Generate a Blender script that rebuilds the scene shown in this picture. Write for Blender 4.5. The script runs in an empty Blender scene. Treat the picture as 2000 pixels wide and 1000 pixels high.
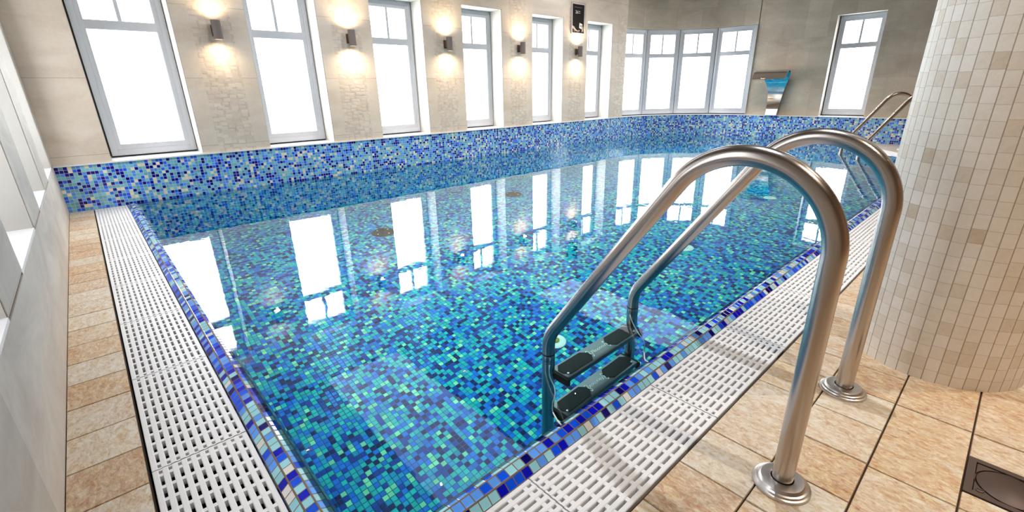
import bpy, bmesh, math, random
from mathutils import Vector, Matrix
random.seed(7)
PI = math.pi
COL = bpy.context.scene.collection

# ---------------------------------------------------------------- helpers
class MB:
    """collects polygons (with optional UVs in metres) and links them as ONE mesh object"""
    def __init__(s):
        s.v = []; s.f = []; s.uv = []; s.col = []
    def poly(s, pts, uv=None, col=None):
        b = len(s.v); s.v.extend(tuple(p) for p in pts)
        s.f.append(tuple(range(b, b + len(pts)))); s.uv.append(uv); s.col.append(col)
    def box(s, x0, x1, y0, y1, z0, z1, M=None, col=None, bev=0.0):
        x0, x1 = min(x0, x1), max(x0, x1); y0, y1 = min(y0, y1), max(y0, y1); z0, z1 = min(z0, z1), max(z0, z1)
        if bev > 0:
            bm = bmesh.new()
            bmesh.ops.create_cube(bm, size=1.0)
            for v in bm.verts:
                v.co = Vector(((x0 + x1) / 2 + v.co.x * (x1 - x0), (y0 + y1) / 2 + v.co.y * (y1 - y0), (z0 + z1) / 2 + v.co.z * (z1 - z0)))
            bmesh.ops.bevel(bm, geom=list(bm.edges), offset=bev, segments=2, affect='EDGES', profile=0.5)
            s.addbm(bm, M, col); return
        c = [(x0, y0, z0), (x1, y0, z0), (x1, y1, z0), (x0, y1, z0), (x0, y0, z1), (x1, y0, z1), (x1, y1, z1), (x0, y1, z1)]
        if M is not None: c = [tuple(M @ Vector(p)) for p in c]
        b = len(s.v); s.v.extend(c)
        for q in ((3, 2, 1, 0), (4, 5, 6, 7), (0, 1, 5, 4), (1, 2, 6, 5), (2, 3, 7, 6), (3, 0, 4, 7)):
            s.f.append(tuple(b + i for i in q)); s.uv.append(None); s.col.append(col)
    def addbm(s, bm, M=None, col=None):
        b = len(s.v); bm.verts.ensure_lookup_table(); bm.verts.index_update()
        for v in bm.verts: s.v.append(tuple(M @ v.co) if M is not None else tuple(v.co))
        for f in bm.faces:
            s.f.append(tuple(b + v.index for v in f.verts)); s.uv.append(None); s.col.append(col)
        bm.free()
    def lathe(s, prof, n=32, M=None, close=False):
        """profile of (radius, height) turned round the local z axis"""
        M = M or Matrix.Identity(4)
        b = len(s.v); m = len(prof)
        for r, z in prof:
            for k in range(n):
                a = 2 * PI * k / n; s.v.append(tuple(M @ Vector((r * math.cos(a), r * math.sin(a), z))))
        rng = m if close else m - 1
        for i in range(rng):
            j = (i + 1) % m
            for k in range(n):
                l = (k + 1) % n
                s.f.append((b + i * n + k, b + i * n + l, b + j * n + l, b + j * n + k)); s.uv.append(None); s.col.append(None)
        if not close:
            if prof[0][0] > 1e-4: s.f.append(tuple(b + k for k in reversed(range(n)))); s.uv.append(None); s.col.append(None)
            if prof[-1][0] > 1e-4: s.f.append(tuple(b + (m - 1) * n + k for k in range(n))); s.uv.append(None); s.col.append(None)
    def tube(s, pts, r, n=16, cap=True):
        pts = [Vector(p) for p in pts]; b = len(s.v); ref = None
        for i, p in enumerate(pts):
            t = (pts[min(i + 1, len(pts) - 1)] - pts[max(i - 1, 0)]).normalized()
            if ref is None:
                ref = Vector((0, 1, 0)) if abs(t.y) < 0.9 else Vector((1, 0, 0))
            u = (ref - t * ref.dot(t)).normalized(); ref = u; w = t.cross(u)
            for k in range(n):
                a = 2 * PI * k / n; s.v.append(tuple(p + r * (math.cos(a) * u + math.sin(a) * w)))
        for i in range(len(pts) - 1):
            for k in range(n):
                l = (k + 1) % n
                s.f.append((b + i * n + k, b + i * n + l, b + (i + 1) * n + l, b + (i + 1) * n + k)); s.uv.append(None); s.col.append(None)
        if cap:
            s.f.append(tuple(b + k for k in reversed(range(n)))); s.uv.append(None); s.col.append(None)
            e = b + (len(pts) - 1) * n
            s.f.append(tuple(e + k for k in range(n))); s.uv.append(None); s.col.append(None)
    def prism(s, outline, z0, z1, M=None):
        M = M or Matrix.Identity(4); n = len(outline)
        lo = [M @ Vector((x, y, z0)) for x, y in outline]; hi = [M @ Vector((x, y, z1)) for x, y in outline]
        s.poly(hi); s.poly(list(reversed(lo)))
        for i in range(n):
            j = (i + 1) % n; s.poly([lo[i], lo[j], hi[j], hi[i]])
    def build(s, name, mat, parent=None, smooth=None, weld=False):
        me = bpy.data.meshes.new(name); me.from_pydata(s.v, [], s.f)
        if any(u is not None for u in s.uv):
            L = me.uv_layers.new(name='UVMap'); i = 0
            for f, u in zip(s.f, s.uv):
                for k in range(len(f)):
                    L.data[i].uv = u[k] if u else (0, 0); i += 1
        if any(c is not None for c in s.col):
            A = me.color_attributes.new(name='tint', type='FLOAT_COLOR', domain='CORNER'); i = 0
            for f, c in zip(s.f, s.col):
                for k in range(len(f)):
                    A.data[i].color = (c or (1, 1, 1, 1)); i += 1
        me.materials.append(mat)
        if weld:
            bm = bmesh.new(); bm.from_mesh(me); bmesh.ops.remove_doubles(bm, verts=bm.verts, dist=1e-5); bm.to_mesh(me); bm.free()
        if smooth is not None:
            me.shade_smooth() if hasattr(me, 'shade_smooth') else None
            me.set_sharp_from_angle(angle=math.radians(smooth))
        me.update()
        o = bpy.data.objects.new(name, me); COL.objects.link(o)
        if parent is not None: o.parent = parent
        return o

def empty(name, loc=(0, 0, 0), rz=0.0):
    o = bpy.data.objects.new(name, None); COL.objects.link(o)
    o.location = loc; o.rotation_euler = (0, 0, rz); o.empty_display_size = 0.1
    return o

def tag(o, label=None, cat=None, group=None, kind=None):
    if label: o['label'] = label
    if cat: o['category'] = cat
    if group: o['group'] = group
    if kind: o['kind'] = kind
    return o

def kids(o): return [c for c in bpy.data.objects if c.parent == o]

def copy_tree(o, parent=None):
    c = o.copy(); COL.objects.link(c)
    if parent is not None: c.parent = parent
    for ch in kids(o): copy_tree(ch, c)
    return c

def text_mesh(txt, size, extrude, shear=0.0):
    cu = bpy.data.curves.new('lettering', 'FONT'); cu.body = txt; cu.size = size; cu.extrude = extrude; cu.shear = shear
    cu.align_x = 'CENTER'; cu.align_y = 'CENTER'; cu.resolution_u = 2
    to = bpy.data.objects.new('lettering', cu); COL.objects.link(to)
    dg = bpy.context.evaluated_depsgraph_get()
    me = bpy.data.meshes.new_from_object(to.evaluated_get(dg))
    bm = bmesh.new(); bm.from_mesh(me)
    bpy.data.objects.remove(to); bpy.data.curves.remove(cu); bpy.data.meshes.remove(me)
    return bm

# ---------------------------------------------------------------- materials
def srgb(r, g, b):
    f = lambda c: (c / 255 / 12.92) if c / 255 <= 0.04045 else ((c / 255 + 0.055) / 1.055) ** 2.4
    return (f(r), f(g), f(b), 1.0)

class NT:
    def __init__(s, name):
        s.m = bpy.data.materials.new(name); s.m.use_nodes = True; s.t = s.m.node_tree; s.t.nodes.clear()
        s.out = s.n('ShaderNodeOutputMaterial')
    def n(s, typ, **kw):
        x = s.t.nodes.new(typ)
        for k, v in kw.items(): setattr(x, k, v)
        return x
    def l(s, a, b): s.t.links.new(a, b)
    def val(s, sock, v):
        if hasattr(v, 'is_linked') or isinstance(v, bpy.types.NodeSocket): s.l(v, sock)
        else: sock.default_value = v
    def math(s, op, a, b=None, c=None):
        x = s.n('ShaderNodeMath', operation=op); s.val(x.inputs[0], a)
        if b is not None: s.val(x.inputs[1], b)
        if c is not None: s.val(x.inputs[2], c)
        return x.outputs[0]
    def mix(s, fac, a, b, mode='MIX'):
        x = s.n('ShaderNodeMix', data_type='RGBA', blend_type=mode); s.val(x.inputs[0], fac); s.val(x.inputs[6], a); s.val(x.inputs[7], b)
        return x.outputs[2]
    def ramp(s, fac, stops, interp='LINEAR'):
        x = s.n('ShaderNodeValToRGB'); x.color_ramp.interpolation = interp; e = x.color_ramp.elements
        while len(e) < len(stops): e.new(0.5)
        for el, (p, c) in zip(e, stops): el.position = p; el.color = c
        s.val(x.inputs[0], fac); return x.outputs[0]
    def noise(s, vec, scale, detail=3.0, rough=0.55, dist=0.0):
        x = s.n('ShaderNodeTexNoise'); s.val(x.inputs['Scale'], scale); x.inputs['Detail'].default_value = detail
        x.inputs['Roughness'].default_value = rough; x.inputs['Distortion'].default_value = dist
        if vec is not None: s.l(vec, x.inputs['Vector'])
        return x.outputs[0]
    def bsdf(s, color, rough=0.5, metal=0.0, spec=0.5, normal=None, **kw):
        p = s.n('ShaderNodeBsdfPrincipled'); s.val(p.inputs['Base Color'], color); s.val(p.inputs['Roughness'], rough)
        s.val(p.inputs['Metallic'], metal); p.inputs['Specular IOR Level'].default_value = spec
        for k, v in kw.items(): s.val(p.inputs[k], v)
        if normal is not None: s.l(normal, p.inputs['Normal'])
        s.l(p.outputs[0], s.out.inputs[0]); return p
    def bump(s, h, strength=0.3, dist=0.01):
        x = s.n('ShaderNodeBump'); x.inputs['Strength'].default_value = strength; x.inputs['Distance'].default_value = dist
        s.l(h, x.inputs['Height']); return x.outputs[0]

def plain(name, color, rough=0.5, metal=0.0, spec=0.5, grain=0.06, gscale=30.0, **kw):
    t = NT(name); tc = t.n('ShaderNodeTexCoord'); nz = t.noise(tc.outputs['Object'], gscale)
    c2 = tuple(min(1, x * (1 - grain)) for x in color[:3]) + (1,); c3 = tuple(min(1, x * (1 + grain)) for x in color[:3]) + (1,)
    t.bsdf(t.mix(nz, c2, c3), rough, metal, spec, **kw); return t.m

def mosaic(name, palette, pitch=(0.0255, 0.0255), grout=(0.5, 0.45, 0.42, 1), gw=0.045, gv=0.0, rough=0.12, vary=0.22, coat=0.5, seed=0.0, gcol_rows=None):
    """square glass chips in random palette colours; UVs are metres"""
    t = NT(name); tc = t.n('ShaderNodeTexCoord'); sep = t.n('ShaderNodeSeparateXYZ'); t.l(tc.outputs['UV'], sep.inputs[0])
    u = t.math('DIVIDE', sep.outputs[0], pitch[0]); v = t.math('DIVIDE', sep.outputs[1], pitch[1])
    cu = t.math('FLOOR', u); cv = t.math('FLOOR', v)
    cb = t.n('ShaderNodeCombineXYZ'); t.l(cu, cb.inputs[0]); t.l(cv, cb.inputs[1]); cb.inputs[2].default_value = seed
    wn = t.n('ShaderNodeTexWhiteNoise', noise_dimensions='3D'); t.l(cb.outputs[0], wn.inputs['Vector'])
    tot = sum(w for _, w in palette); stops = []; acc = 0
    for c, w in palette: stops.append((acc / tot, c)); acc += w
    base = t.ramp(wn.outputs['Value'], stops, 'CONSTANT')
    sc = t.n('ShaderNodeSeparateColor'); t.l(wn.outputs['Color'], sc.inputs[0])
    bri = t.math('MULTIPLY_ADD', sc.outputs[1], 2 * vary, 1 - vary)
    hs = t.n('ShaderNodeHueSaturation'); t.l(base, hs.inputs['Color']); t.l(bri, hs.inputs['Value'])
    fu = t.math('FRACT', u); fv = t.math('FRACT', v)
    du = t.math('ABSOLUTE', t.math('SUBTRACT', fu, 0.5)); dv = t.math('ADD', t.math('ABSOLUTE', t.math('SUBTRACT', fv, 0.5)), gv)
    mx = t.math('MAXIMUM', du, dv); g = t.math('GREATER_THAN', mx, 0.5 - gw)
    col = t.mix(g, hs.outputs[0], grout)
    hgt = t.n('ShaderNodeMapRange'); hgt.inputs[1].default_value = 0.38; hgt.inputs[2].default_value = 0.5; hgt.inputs[3].default_value = 1; hgt.inputs[4].default_value = 0
    t.l(mx, hgt.inputs[0])
    nrm = t.bump(hgt.outputs[0], 0.25, 0.003)
    rr = t.math('MULTIPLY_ADD', g, 0.5, rough)
    t.bsdf(col, rr, 0.0, coat, nrm); return t.m

AQUA = srgb(132, 205, 218); AQUA2 = srgb(112, 184, 206); SKY = srgb(92, 164, 246); BLUE = srgb(36, 112, 238); NAVY = srgb(10, 18, 148); CREAM = srgb(236, 232, 212); ROYAL = srgb(30, 50, 190)
M_BAND = mosaic('band_mosaic', [(AQUA, 24), (AQUA2, 14), (SKY, 16), (BLUE, 15), (NAVY, 20), (CREAM, 11)], grout=srgb(218, 208, 203), gw=0.05, vary=0.12, seed=3)
M_RIM = mosaic('rim_mosaic', [(srgb(168, 226, 238), 30), (srgb(110, 172, 255), 22), (srgb(25, 100, 245), 17), (srgb(18, 30, 200), 18), (srgb(12, 12, 120), 6), (srgb(232, 232, 230), 6)], grout=srgb(132, 112, 92), gw=0.05, gv=0.04, rough=0.06, vary=0.1, seed=9)
M_BASIN = mosaic('basin_mosaic', [(srgb(18, 184, 182), 27), (srgb(6, 156, 196), 14), (srgb(0, 116, 214), 20), (srgb(0, 62, 158), 16), (srgb(0, 24, 96), 16), (srgb(140, 224, 176), 8)], grout=srgb(10, 92, 122), gw=0.05, vary=0.16, seed=5, coat=0.2)

def stone_wall(name, c1, c2, slab_w=1.2165, slab_h=0.574, z0=1.006, vein=0.35, axis='Y', piers=False, bump=0.25, joint=0.5):
    t = NT(name); tc = t.n('ShaderNodeTexCoord'); P = tc.outputs['Object']
    sep = t.n('ShaderNodeSeparateXYZ'); t.l(P, sep.inputs[0])
    mp = t.n('ShaderNodeMapping'); t.l(P, mp.inputs[0]); mp.inputs['Scale'].default_value = (1.2, 1.2, 3.0) if vein else (1, 1, 1); mp.inputs['Rotation'].default_value = (0.5, 0.4, 0.6)
    n1 = t.noise(mp.outputs[0], 1.6, 6, 0.6, 0.8); n2 = t.noise(P, 42, 3, 0.6)
    c = t.mix(t.ramp(n1, [(0.3, (0, 0, 0, 1)), (0.7, (1, 1, 1, 1))]), c1, c2)
    c = t.mix(0.25, c, t.mix(n2, (0.35, 0.35, 0.35, 1), (0.75, 0.75, 0.75, 1)), 'OVERLAY')
    horiz = sep.outputs[1] if axis == 'Y' else sep.outputs[0]
    fz = t.math('FRACT', t.math('DIVIDE', t.math('SUBTRACT', sep.outputs[2], z0 - 10 * slab_h), slab_h))
    jz = t.math('GREATER_THAN', t.math('ABSOLUTE', t.math('SUBTRACT', fz, 0.5)), 0.5 - 0.0022 / slab_h * 0.7)
    row = t.math('FLOOR', t.math('DIVIDE', t.math('SUBTRACT', sep.outputs[2], z0 - 10 * slab_h), slab_h))
    if piers:
        py = t.math('SUBTRACT', t.math('FRACT', t.math('ADD', t.math('DIVIDE', t.math('SUBTRACT', horiz, 0.70), 1.2165), 10.5)), 0.5)
        py = t.math('MULTIPLY', py, 1.2165)
        inb = t.math('MULTIPLY', t.math('LESS_THAN', t.math('ABSOLUTE', py), 0.155), t.math('LESS_THAN', sep.outputs[2], 2.0))
        inb = t.math('MULTIPLY', inb, t.math('GREATER_THAN', horiz, 0.3))
        vr = t.n('ShaderNodeTexVoronoi', distance='CHEBYCHEV', feature='F1'); vr.inputs['Scale'].default_value = 22; vr.inputs['Randomness'].default_value = 0.55
        mp2 = t.n('ShaderNodeMapping'); t.l(P, mp2.inputs[0]); mp2.inputs['Scale'].default_value = (0.0, 0.75, 1.35); t.l(mp2.outputs[0], vr.inputs['Vector'])
        sc = t.n('ShaderNodeSeparateColor'); t.l(vr.outputs['Color'], sc.inputs[0])
        chip = t.math('SUBTRACT', t.math('MULTIPLY_ADD', sc.outputs[0], 0.14, 0.93), t.math('MULTIPLY', t.math('GREATER_THAN', vr.outputs['Distance'], 0.44), 0.14))
        cell = t.math('MULTIPLY', inb, 1.0)
        mul = t.mix(cell, (1, 1, 1, 1), t.mix(1.0, (1, 1, 1, 1), chip, 'MULTIPLY'))
        c = t.mix(1.0, c, mul, 'MULTIPLY')
        jz = t.math('MULTIPLY', jz, t.math('SUBTRACT', 1.0, inb))
        hh = t.math('MULTIPLY', t.math('SUBTRACT', sc.outputs[1], t.math('MULTIPLY', vr.outputs['Distance'], 1.2)), inb)
        rough_h = t.math('ADD', hh, t.math('MULTIPLY', n2, 0.25))
    else:
        rough_h = t.math('MULTIPLY', n2, 0.25)
        off = t.math('MULTIPLY', t.math('FRACT', t.math('MULTIPLY', row, 0.37)), slab_w)
        fy = t.math('FRACT', t.math('DIVIDE', t.math('ADD', t.math('ADD', horiz, off), 50 * slab_w), slab_w))
        jy = t.math('GREATER_THAN', t.math('ABSOLUTE', t.math('SUBTRACT', fy, 0.5)), 0.5 - 0.0016 / slab_w * 0.7)
        jz = t.math('MAXIMUM', jz, jy)
        cell = t.n('ShaderNodeCombineXYZ'); t.l(row, cell.inputs[0]); t.l(t.math('FLOOR', t.math('DIVIDE', t.math('ADD', t.math('ADD', horiz, off), 50 * slab_w), slab_w)), cell.inputs[1])
        wn = t.n('ShaderNodeTexWhiteNoise', noise_dimensions='3D'); t.l(cell.outputs[0], wn.inputs['Vector'])
        c = t.mix(1.0, c, t.math('MULTIPLY_ADD', wn.outputs['Value'], 0.16, 0.88), 'MULTIPLY')
    c = t.mix(t.math('MULTIPLY', jz, joint), c, (0.16, 0.13, 0.10, 1))
    t.bsdf(c, 0.62, 0, 0.3, t.bump(rough_h, bump, 0.012)); return t.m

M_WALL_L = stone_wall('window_wall_limestone', srgb(230, 217, 202), srgb(212, 196, 179), piers=True, bump=0.22)
M_WALL_B = stone_wall('far_wall_limestone', srgb(212, 199, 182), srgb(190, 176, 158), slab_w=0.32, slab_h=0.61, z0=0.93, axis='X', joint=0.3, bump=0.15)
M_WALL_N = stone_wall('near_wall_limestone', srgb(222, 216, 206), srgb(196, 188, 178), slab_w=1.09, slab_h=0.8, z0=0.38, axis='X', joint=0.25, bump=0.1)
M_WALL_R = stone_wall('side_wall_limestone', srgb(176, 148, 122), srgb(150, 122, 98), slab_w=0.6, slab_h=0.6, joint=0.3)

def marble(name, c1, c2):
    t = NT(name); tc = t.n('ShaderNodeTexCoord')
    n1 = t.noise(tc.outputs['Object'], 5, 6, 0.65, 1.5)
    t.bsdf(t.mix(n1, c1, c2), 0.25, 0, 0.5); return t.m
M_SILL = marble('white_marble', srgb(248, 247, 246), srgb(222, 222, 226))
M_REVEAL = plain('white_reveal_plaster', srgb(196, 193, 186), 0.6, grain=0.03)

def floor_mat():
    t = NT('quartzite_tiles'); tc = t.n('ShaderNodeTexCoord'); P = tc.outputs['Object']
    at = t.n('ShaderNodeAttribute', attribute_name='tint'); sc = t.n('ShaderNodeSeparateColor'); t.l(at.outputs['Color'], sc.inputs[0])
    off = t.n('ShaderNodeCombineXYZ')
    for i in range(3): t.l(t.math('MULTIPLY', sc.outputs[i], 37.0), off.inputs[i])
    ad = t.n('ShaderNodeVectorMath', operation='ADD'); t.l(P, ad.inputs[0]); t.l(off.outputs[0], ad.inputs[1])
    mp = t.n('ShaderNodeMapping'); t.l(ad.outputs[0], mp.inputs[0]); mp.inputs['Scale'].default_value = (1.0, 1.9, 1.0); mp.inputs['Rotation'].default_value = (0, 0, 0.5)
    n1 = t.noise(mp.outputs[0], 9, 8, 0.72, 1.2); n2 = t.noise(mp.outputs[0], 46, 6, 0.75, 0.8)
    pale = t.mix(sc.outputs[1], srgb(236, 227, 212), srgb(222, 210, 194)); ochre = t.mix(sc.outputs[2], srgb(218, 186, 142), srgb(206, 174, 138))
    f = t.math('ADD', t.math('MULTIPLY', t.math('SUBTRACT', n1, 0.5), 2.4), sc.outputs[0])
    cl = t.n('ShaderNodeClamp'); t.l(f, cl.inputs[0])
    c = t.mix(cl.outputs[0], pale, ochre)
    n3 = t.noise(mp.outputs[0], 17, 7, 0.8, 2.0)
    c = t.mix(t.math('MULTIPLY', t.ramp(n3, [(0.52, (0, 0, 0, 1)), (0.72, (1, 1, 1, 1))]), 0.55), c, srgb(168, 126, 84))
    c = t.mix(0.8, c, t.ramp(n2, [(0.34, (0.2, 0.19, 0.18, 1)), (0.64, (0.74, 0.74, 0.74, 1))]), 'OVERLAY')
    t.bsdf(c, 0.42, 0, 0.4, t.bump(n2, 0.35, 0.006)); return t.m
M_FLOOR = floor_mat()
M_GROUT = plain('floor_grout', srgb(70, 52, 40), 0.9)

def column_mat():
    t = NT('column_stone_mosaic'); tc = t.n('ShaderNodeTexCoord'); sep = t.n('ShaderNodeSeparateXYZ'); t.l(tc.outputs['UV'], sep.inputs[0])
    pu, pv = 0.0314, 0.0400
    u = t.math('DIVIDE', sep.outputs[0], pu); cu = t.math('FLOOR', u)
    v = t.math('ADD', t.math('DIVIDE', sep.outputs[1], pv), t.math('MULTIPLY', t.math('FRACT', t.math('MULTIPLY', cu, 0.31)), 0.18)); cv = t.math('FLOOR', v)
    cb = t.n('ShaderNodeCombineXYZ'); t.l(cu, cb.inputs[0]); t.l(cv, cb.inputs[1])
    wn = t.n('ShaderNodeTexWhiteNoise', noise_dimensions='3D'); t.l(cb.outputs[0], wn.inputs['Vector'])
    base = t.ramp(wn.outputs['Value'], [(0.0, srgb(238, 232, 224)), (0.75, srgb(231, 224, 213)), (0.98, srgb(223, 213, 199)), (1.0, srgb(208, 194, 174))])
    n1 = t.noise(tc.outputs['Object'], 38, 5, 0.7, 1.5)
    c = t.mix(0.3, base, t.ramp(n1, [(0.3, (0.3, 0.27, 0.24, 1)), (0.7, (0.72, 0.72, 0.72, 1))]), 'OVERLAY')
    du = t.math('ABSOLUTE', t.math('SUBTRACT', t.math('FRACT', u), 0.5)); dv = t.math('ABSOLUTE', t.math('SUBTRACT', t.math('FRACT', v), 0.5))
    gu = t.math('GREATER_THAN', du, 0.462); gv = t.math('GREATER_THAN', dv, 0.478)
    c = t.mix(t.math('MULTIPLY', gv, 0.28), c, srgb(140, 124, 108)); c = t.mix(t.math('MULTIPLY', gu, 0.75), c, srgb(150, 134, 120))
    h = t.math('SUBTRACT', 1.0, t.math('MAXIMUM', gu, t.math('MULTIPLY', gv, 0.15)))
    t.bsdf(c, 0.55, 0, 0.3, t.bump(t.math('ADD', h, t.math('MULTIPLY', n1, 0.4)), 0.35, 0.004)); return t.m
M_COLUMN = column_mat()

def steel(name, col, rough):
    t = NT(name); tc = t.n('ShaderNodeTexCoord')
    n = t.noise(tc.outputs['Object'], 14, 3); r = t.math('MULTIPLY_ADD', n, 0.06, rough - 0.03)
    t.bsdf(col, r, 1.0); return t.m
M_STEEL = steel('brushed_stainless_steel', (0.53, 0.485, 0.455, 1), 0.24)
M_STEEL2 = steel('polished_stainless_steel', (0.62, 0.59, 0.57, 1), 0.33)
M_TREAD = plain('grey_stainless_tread', srgb(128, 124, 126), 0.32, 0.7)
M_LETTER = plain('bright_embossed_steel', srgb(250, 246, 238), 0.4, 0.0)
M_RUBBER = plain('black_rubber', srgb(20, 19, 22), 0.7, grain=0.3, gscale=200)
M_WHITE = plain('white_grating_plastic', srgb(244, 244, 246), 0.42, grain=0.02)
M_CHANNEL = plain('dark_gutter_channel', srgb(24, 38, 44), 0.6)
M_FRAME = plain('grey_white_window_frame', srgb(198, 200, 205), 0.6, spec=0.25, grain=0.01)
M_SEAL = plain('dark_window_seal', srgb(70, 66, 62), 0.7)
M_SCONCE = plain('taupe_painted_metal', srgb(126, 116, 112), 0.5)
M_SCONCE2 = plain('dark_taupe_bracket', srgb(104, 84, 66), 0.55)
M_WIRE = plain('white_cable_sheath', srgb(225, 224, 226), 0.5)
M_BROWN = plain('dark_bronze_steel', srgb(98, 84, 78), 0.45, 0.3)
M_BLACK = plain('black_gap', srgb(12, 11, 11), 0.8)
M_GOLD = plain('brass_fitting', srgb(150, 140, 70), 0.3, 0.7)
M_FITTING = plain('pale_plastic_fitting', srgb(225, 238, 225), 0.4)
M_GRILL = plain('dark_grille', srgb(16, 32, 32), 0.7, spec=0.1)
M_CEIL = plain('ceiling_plaster', srgb(120, 104, 88), 0.8, grain=0.03)
M_PRINT = plain('black_poster_print', srgb(24, 20, 22), 0.35, grain=0.2, gscale=8)
M_PRINT_W = plain('white_poster_ink', srgb(220, 216, 214), 0.5)
M_PRINT_G = plain('grey_poster_ink', srgb(110, 106, 104), 0.5)
M_PRINT_S = plain('skin_toned_poster_ink', srgb(176, 160, 150), 0.5)
M_ALU = plain('silver_poster_frame', srgb(205, 198, 195), 0.35, 0.4)

def emit(name, col, strength, shade=False):
    t = NT(name); e = t.n('ShaderNodeEmission'); e.inputs['Strength'].default_value = strength
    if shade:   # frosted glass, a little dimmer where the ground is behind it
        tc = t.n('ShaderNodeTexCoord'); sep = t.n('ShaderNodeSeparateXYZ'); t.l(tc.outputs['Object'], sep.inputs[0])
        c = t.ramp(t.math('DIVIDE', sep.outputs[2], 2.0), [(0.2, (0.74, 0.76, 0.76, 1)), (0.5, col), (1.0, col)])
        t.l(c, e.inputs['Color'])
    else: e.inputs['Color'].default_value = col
    t.l(e.outputs[0], t.out.inputs[0]); return t.m
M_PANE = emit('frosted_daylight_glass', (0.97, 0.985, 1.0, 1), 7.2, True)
M_PANE2 = emit('frosted_shaded_glass', (0.95, 0.97, 1.0, 1), 3.2)
M_BULB = emit('warm_lamp_glow', (1.0, 0.74, 0.42, 1), 8)
M_DOWN = emit('warm_downlight_glow', (1.0, 0.68, 0.34, 1), 40)
M_PANEL = emit('ceiling_panel_glow', (0.93, 0.93, 1.0, 1), 1.2)

def water_mat():
    t = NT('clear_pool_water'); tc = t.n('ShaderNodeTexCoord')
    n1 = t.noise(tc.outputs['Object'], 9.0, 2, 0.5); n2 = t.noise(tc.outputs['Object'], 26.0, 1, 0.5)
    h = t.math('ADD', n1, t.math('MULTIPLY', n2, 0.22))
    nm = t.bump(h, 0.018, 0.02)
    refr = t.n('ShaderNodeBsdfRefraction'); refr.inputs['IOR'].default_value = 1.33; refr.inputs['Roughness'].default_value = 0.0; refr.inputs['Color'].default_value = (0.80, 0.97, 0.98, 1)
    glo = t.n('ShaderNodeBsdfGlossy'); glo.inputs['Roughness'].default_value = 0.0; glo.inputs['Color'].default_value = (1, 1, 1, 1)
    fr = t.n('ShaderNodeFresnel'); fr.inputs['IOR'].default_value = 1.33
    for x in (refr, glo, fr): t.l(nm, x.inputs['Normal'])
    mx = t.n('ShaderNodeMixShader'); fac = t.math('MULTIPLY', fr.outputs[0], t.math('MULTIPLY_ADD', fr.outputs[0], -0.6, 1.6)); t.l(fac, mx.inputs[0]); t.l(refr.outputs[0], mx.inputs[1]); t.l(glo.outputs[0], mx.inputs[2])
    t.l(mx.outputs[0], t.out.inputs[0]); return t.m
M_WATER = water_mat()

# ---------------------------------------------------------------- dimensions (metres)
W = 4.193            # the long window wall stands at x = -W
YN = -0.59           # near (left) wall
HB = 0.357           # top of the mosaic band
HC = 2.40            # ceiling
CX, CY, R = -2.693, 6.9, 1.5   # rounded corner
YF = 8.40            # far wall (band face); stone face a little behind
YS = 8.46
DEPTH = -1.22
ZW = 0.009
G1, G2 = 0.226, 0.4324
NA = math.radians(35.3); NX, NY = math.cos(NA), math.sin(NA); DC = 3.738   # the cut pool corner: NX x + NY y = DC + offset
TH = 0.24

def arc(r, n=24, a0=180.0, a1=90.0):
    return [(CX + r * math.cos(math.radians(a0 + (a1 - a0) * i / n)), CY + r * math.sin(math.radians(a0 + (a1 - a0) * i / n))) for i in range(n + 1)]
def diag_y(x, s): return (DC + s - 0.14 - NX * x) / NY
def diag_x(y, s): return (DC + s - 0.14 - NY * y) / NX

# ---------------------------------------------------------------- long window wall (wall_left)
WIN = [(-0.235 + 1.2165 * k, 0.415 + 1.2165 * k) for k in range(6)]
ZT = 1.85; ZS = 0.375
wm = MB()
ys = [YN - TH] + [y for w in WIN for y in w] + [CY]
def wall_box(m, a, b, c, d, z0, z1): m.box(a, b, c, d, z0, z1)
for i in range(0, len(ys), 2): wm.box(-W - TH, -W, ys[i], ys[i + 1], HB, ZT)
wm.box(-W - TH, -W, ys[0], CY, ZT, HC + 0.1)
for a, b in WIN: wm.box(-W - TH, -W - 0.002, a, b, HB, ZS - 0.016)
tag(wm.build('wall_left', M_WALL_L), 'beige limestone wall of tall windows and sconces', kind='structure')

# pale reveals that line the window openings
def reveal(name, boxes):
    m = MB()
    for b in boxes: m.box(*b)
    return tag(m.build(name, M_REVEAL), kind='structure')

bn = MB(); u0 = 0.0
path = [(-W, YN), (-W, CY)] + arc(R)[1:] + [(3.3, YF)]
acc = 0.0
for (x0, y0), (x1, y1) in zip(path[:-1], path[1:]):
    L = math.hypot(x1 - x0, y1 - y0)
    bn.poly([(x0, y0, -0.03), (x1, y1, -0.03), (x1, y1, HB), (x0, y0, HB)], [(acc, -0.03), (acc + L, -0.03), (acc + L, HB), (acc, HB)]); acc += L
tag(bn.build('trim_1', M_BAND), 'blue mosaic band above the water', kind='structure')

# white sill strip above the band
sl = MB(); o = 0.012
def strip(m, p_out, p_in, z0, z1):
    for i in range(len(p_out) - 1):
        a, b, c, d = p_out[i], p_out[i + 1], p_in[i + 1], p_in[i]
        m.poly([(a[0], a[1], z1), (b[0], b[1], z1), (c[0], c[1], z1), (d[0], d[1], z1)])
        m.poly([(a[0], a[1], z0), (b[0], b[1], z0), (b[0], b[1], z1), (a[0], a[1], z1)])
        m.poly([(d[0], d[1], z0), (c[0], c[1], z0), (b[0], b[1], z0), (a[0], a[1], z0)])
pin = [(-W + o, YN)] + arc(R - o) + [(3.3, YF - o)]
pout = [(-W - 0.02, YN)] + arc(R + 0.13) + [(3.3, YS + .2)]
strip(sl, pin, pout, HB, ZS - 0.006)
for a, b in WIN: sl.box(-W - TH, -W - 0.02, a - 0.001, b + 0.001, HB, ZS)
tag(sl.build('trim_2', M_SILL), 'white marble sill strip over the band', kind='structure')

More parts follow.
